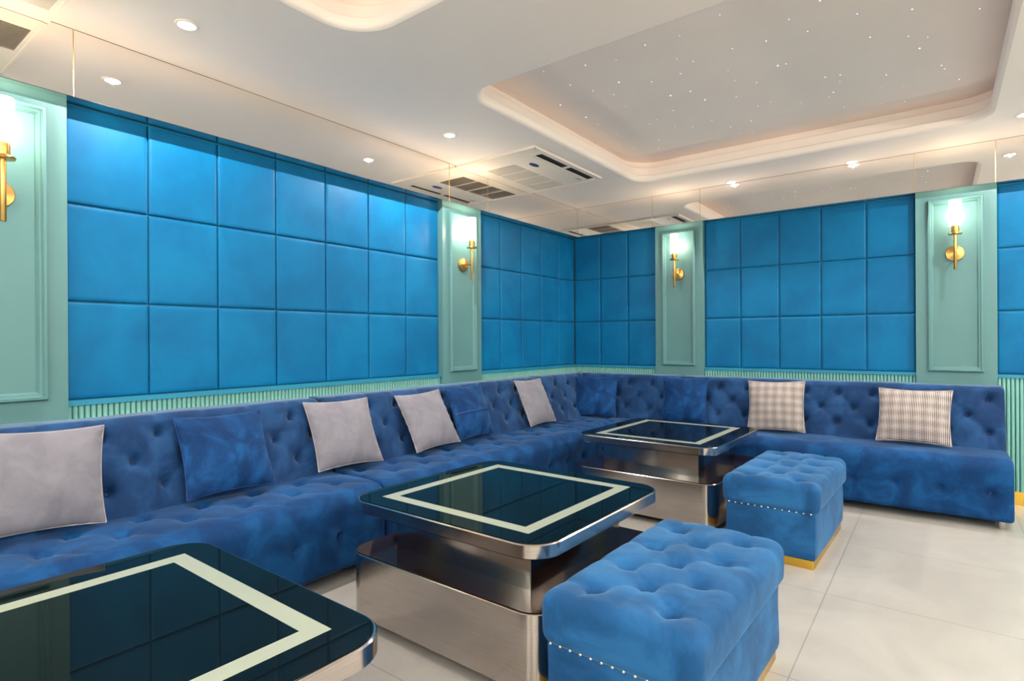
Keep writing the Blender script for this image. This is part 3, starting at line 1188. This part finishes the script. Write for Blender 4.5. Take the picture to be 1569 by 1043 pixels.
def air_con(y0, label):
    x0, x1, y1 = -3.236, -2.43, y0 + 1.07
    zb = ZC - 0.016
    t = thing('air_conditioner', ((x0 + x1) / 2, (y0 + y1) / 2, ZC), label, 'air conditioner', 'ceiling air conditioners')
    gx0, gx1, gy0, gy1 = -3.11, -2.80, y0 + 0.24, y1 - 0.03
    sx0, sx1, sy0, sy1 = -2.575, -2.475, y0 + 0.16, y1 - 0.04
    xs = [x0, gx0, gx1, sx0, sx1, x1]
    mb = MB()
    for a, b, holes in ((x0, gx0, None), (gx0, gx1, (gy0, gy1)), (gx1, sx0, None), (sx0, sx1, (sy0, sy1)), (sx1, x1, None)):
        if holes is None:
            mb.box((a, y0, zb), (b, y1, ZC))
        else:
            mb.box((a, y0, zb), (b, holes[0], ZC))
            mb.box((a, holes[1], zb), (b, y1, ZC))
    child(mb, 'panel', M['plastic'], t, smooth=0)
    # raised border line
    br = MB()
    for a, b, c, d in ((x0, y0, x1, y0 + 0.012), (x0, y1 - 0.012, x1, y1), (x1 - 0.012, y0, x1, y1)):
        br.box((a, b, zb - 0.002), (c, d, zb))
    child(br, 'panel_rim', M['plastic'], t, smooth=0)
    child(MB().box((gx0, gy0, ZC - 0.003), (gx1, gy1, ZC)), 'intake_back', M['grillein'], t, smooth=0)
    gr = child(MB().box((gx0, gy0 - 0.004, zb - 0.001), (gx1, gy0, ZC - 0.003)), 'intake_grille', M['slat'], t, smooth=0)
    for k in range(1, 4):
        g = MB()
        yy = gy0 + (gy1 - gy0) * k / 4
        wd = 0.010 if k == 2 else 0.004
        g.box((gx0, yy - wd, zb), (gx1, yy + wd, ZC - 0.003))
        child(g, 'grille_bar', M['slat'], gr, smooth=0)
    sl = MB()
    n = 24
    for k in range(n):
        xa = gx0 + (gx1 - gx0) * k / n
        # each slat leans up towards the room side
        sl.add([(xa, gy0, zb), (xa + 0.0015, gy0, zb), (xa + 0.0078, gy0, zb + 0.0065), (xa + 0.0063, gy0, zb + 0.0065),
                (xa, gy1, zb), (xa + 0.0015, gy1, zb), (xa + 0.0078, gy1, zb + 0.0065), (xa + 0.0063, gy1, zb + 0.0065)],
               [(0, 1, 2, 3), (7, 6, 5, 4), (0, 4, 5, 1), (1, 5, 6, 2), (2, 6, 7, 3), (3, 7, 4, 0)])
    child(sl, 'slats', M['slat'], gr, smooth=0)
    child(MB().box((sx0, sy0, ZC - 0.003), (sx1, sy1, ZC)), 'outlet', M['grillein'], t, smooth=0)
    lv = MB()
    for a, b in ((sx0 + 0.004, sx0 + 0.03),):
        lv.box((a, sy0 + 0.01, zb + 0.001), (b, sy1 - 0.01, zb + 0.004))
    ym = (sy0 + sy1) / 2
    lv.box((sx0, ym - 0.008, zb), (sx1, ym + 0.008, ZC - 0.003))
    child(lv, 'louver', M['slat'], t, smooth=0)
    bd = MB()
    pts = [(0.026 * math.cos(a), 0.062 * math.sin(a)) for a in np.linspace(0, 2 * math.pi, 28, endpoint=False)]
    bx, by = -2.68, y0 + 0.35
    bd.loft([[(bx + p, by + q, zb + 0.001) for p, q in pts], [(bx + p, by + q, zb - 0.003) for p, q in pts]])
    child(bd, 'oval_badge', M['navybadge'], t)
    ds = MB()
    for k in range(4):
        ds.box((-2.535, y1 - 0.175 + k * 0.024, zb - 0.001), (-2.528 + 0.012 * (k % 2), y1 - 0.163 + k * 0.024, zb))
    ds.v = [(p[0] - 0.075, p[1], p[2]) for p in ds.v]
    child(ds, 'indicator_marks', M['grillein'], t, smooth=0)


air_con(3.53, 'white ceiling air conditioner with navy oval badge and dark outlet slot')
air_con(-0.27, 'ceiling air conditioner near the camera, seen only in the mirror at top left')

# star points in the raised trays
star_me = None
n_star = 0
for ci, (x0, y0, x1, y1, r) in enumerate(COVES):
    for k in range(90 if ci == 0 else 50):
        nx_ = 10
        ny_ = 9 if ci == 0 else 5
        x = x0 + 0.12 + (x1 - x0 - 0.24) * (k % nx_ + rng.uniform(0, 1)) / nx_
        y = y0 + 0.12 + (y1 - y0 - 0.24) * (k // nx_ + rng.uniform(0, 1)) / ny_
        if star_me is None:
            o = build(MB().lathe([(0.0045, 0.0), (0.004, -0.002), (0.0005, -0.003)], 'z', (0, 0, 0), 8), 'star_light', M['star'])
            star_me = o.data
        else:
            o = bpy.data.objects.new('star_light', star_me)
            COL.objects.link(o)
        o.location = (x, y, ZC + 0.20)
        s_ = rng.choice([0.55, 0.7, 0.9, 1.25], p=[0.35, 0.35, 0.2, 0.1])
        o.scale = (s_, s_, 1)
        tag(o, 'tiny violet star light in the large raised ceiling tray' if ci == 0 else 'tiny violet star light in the near ceiling tray', 'star light',
            'star lights in the large tray' if ci == 0 else 'star lights in the near tray')
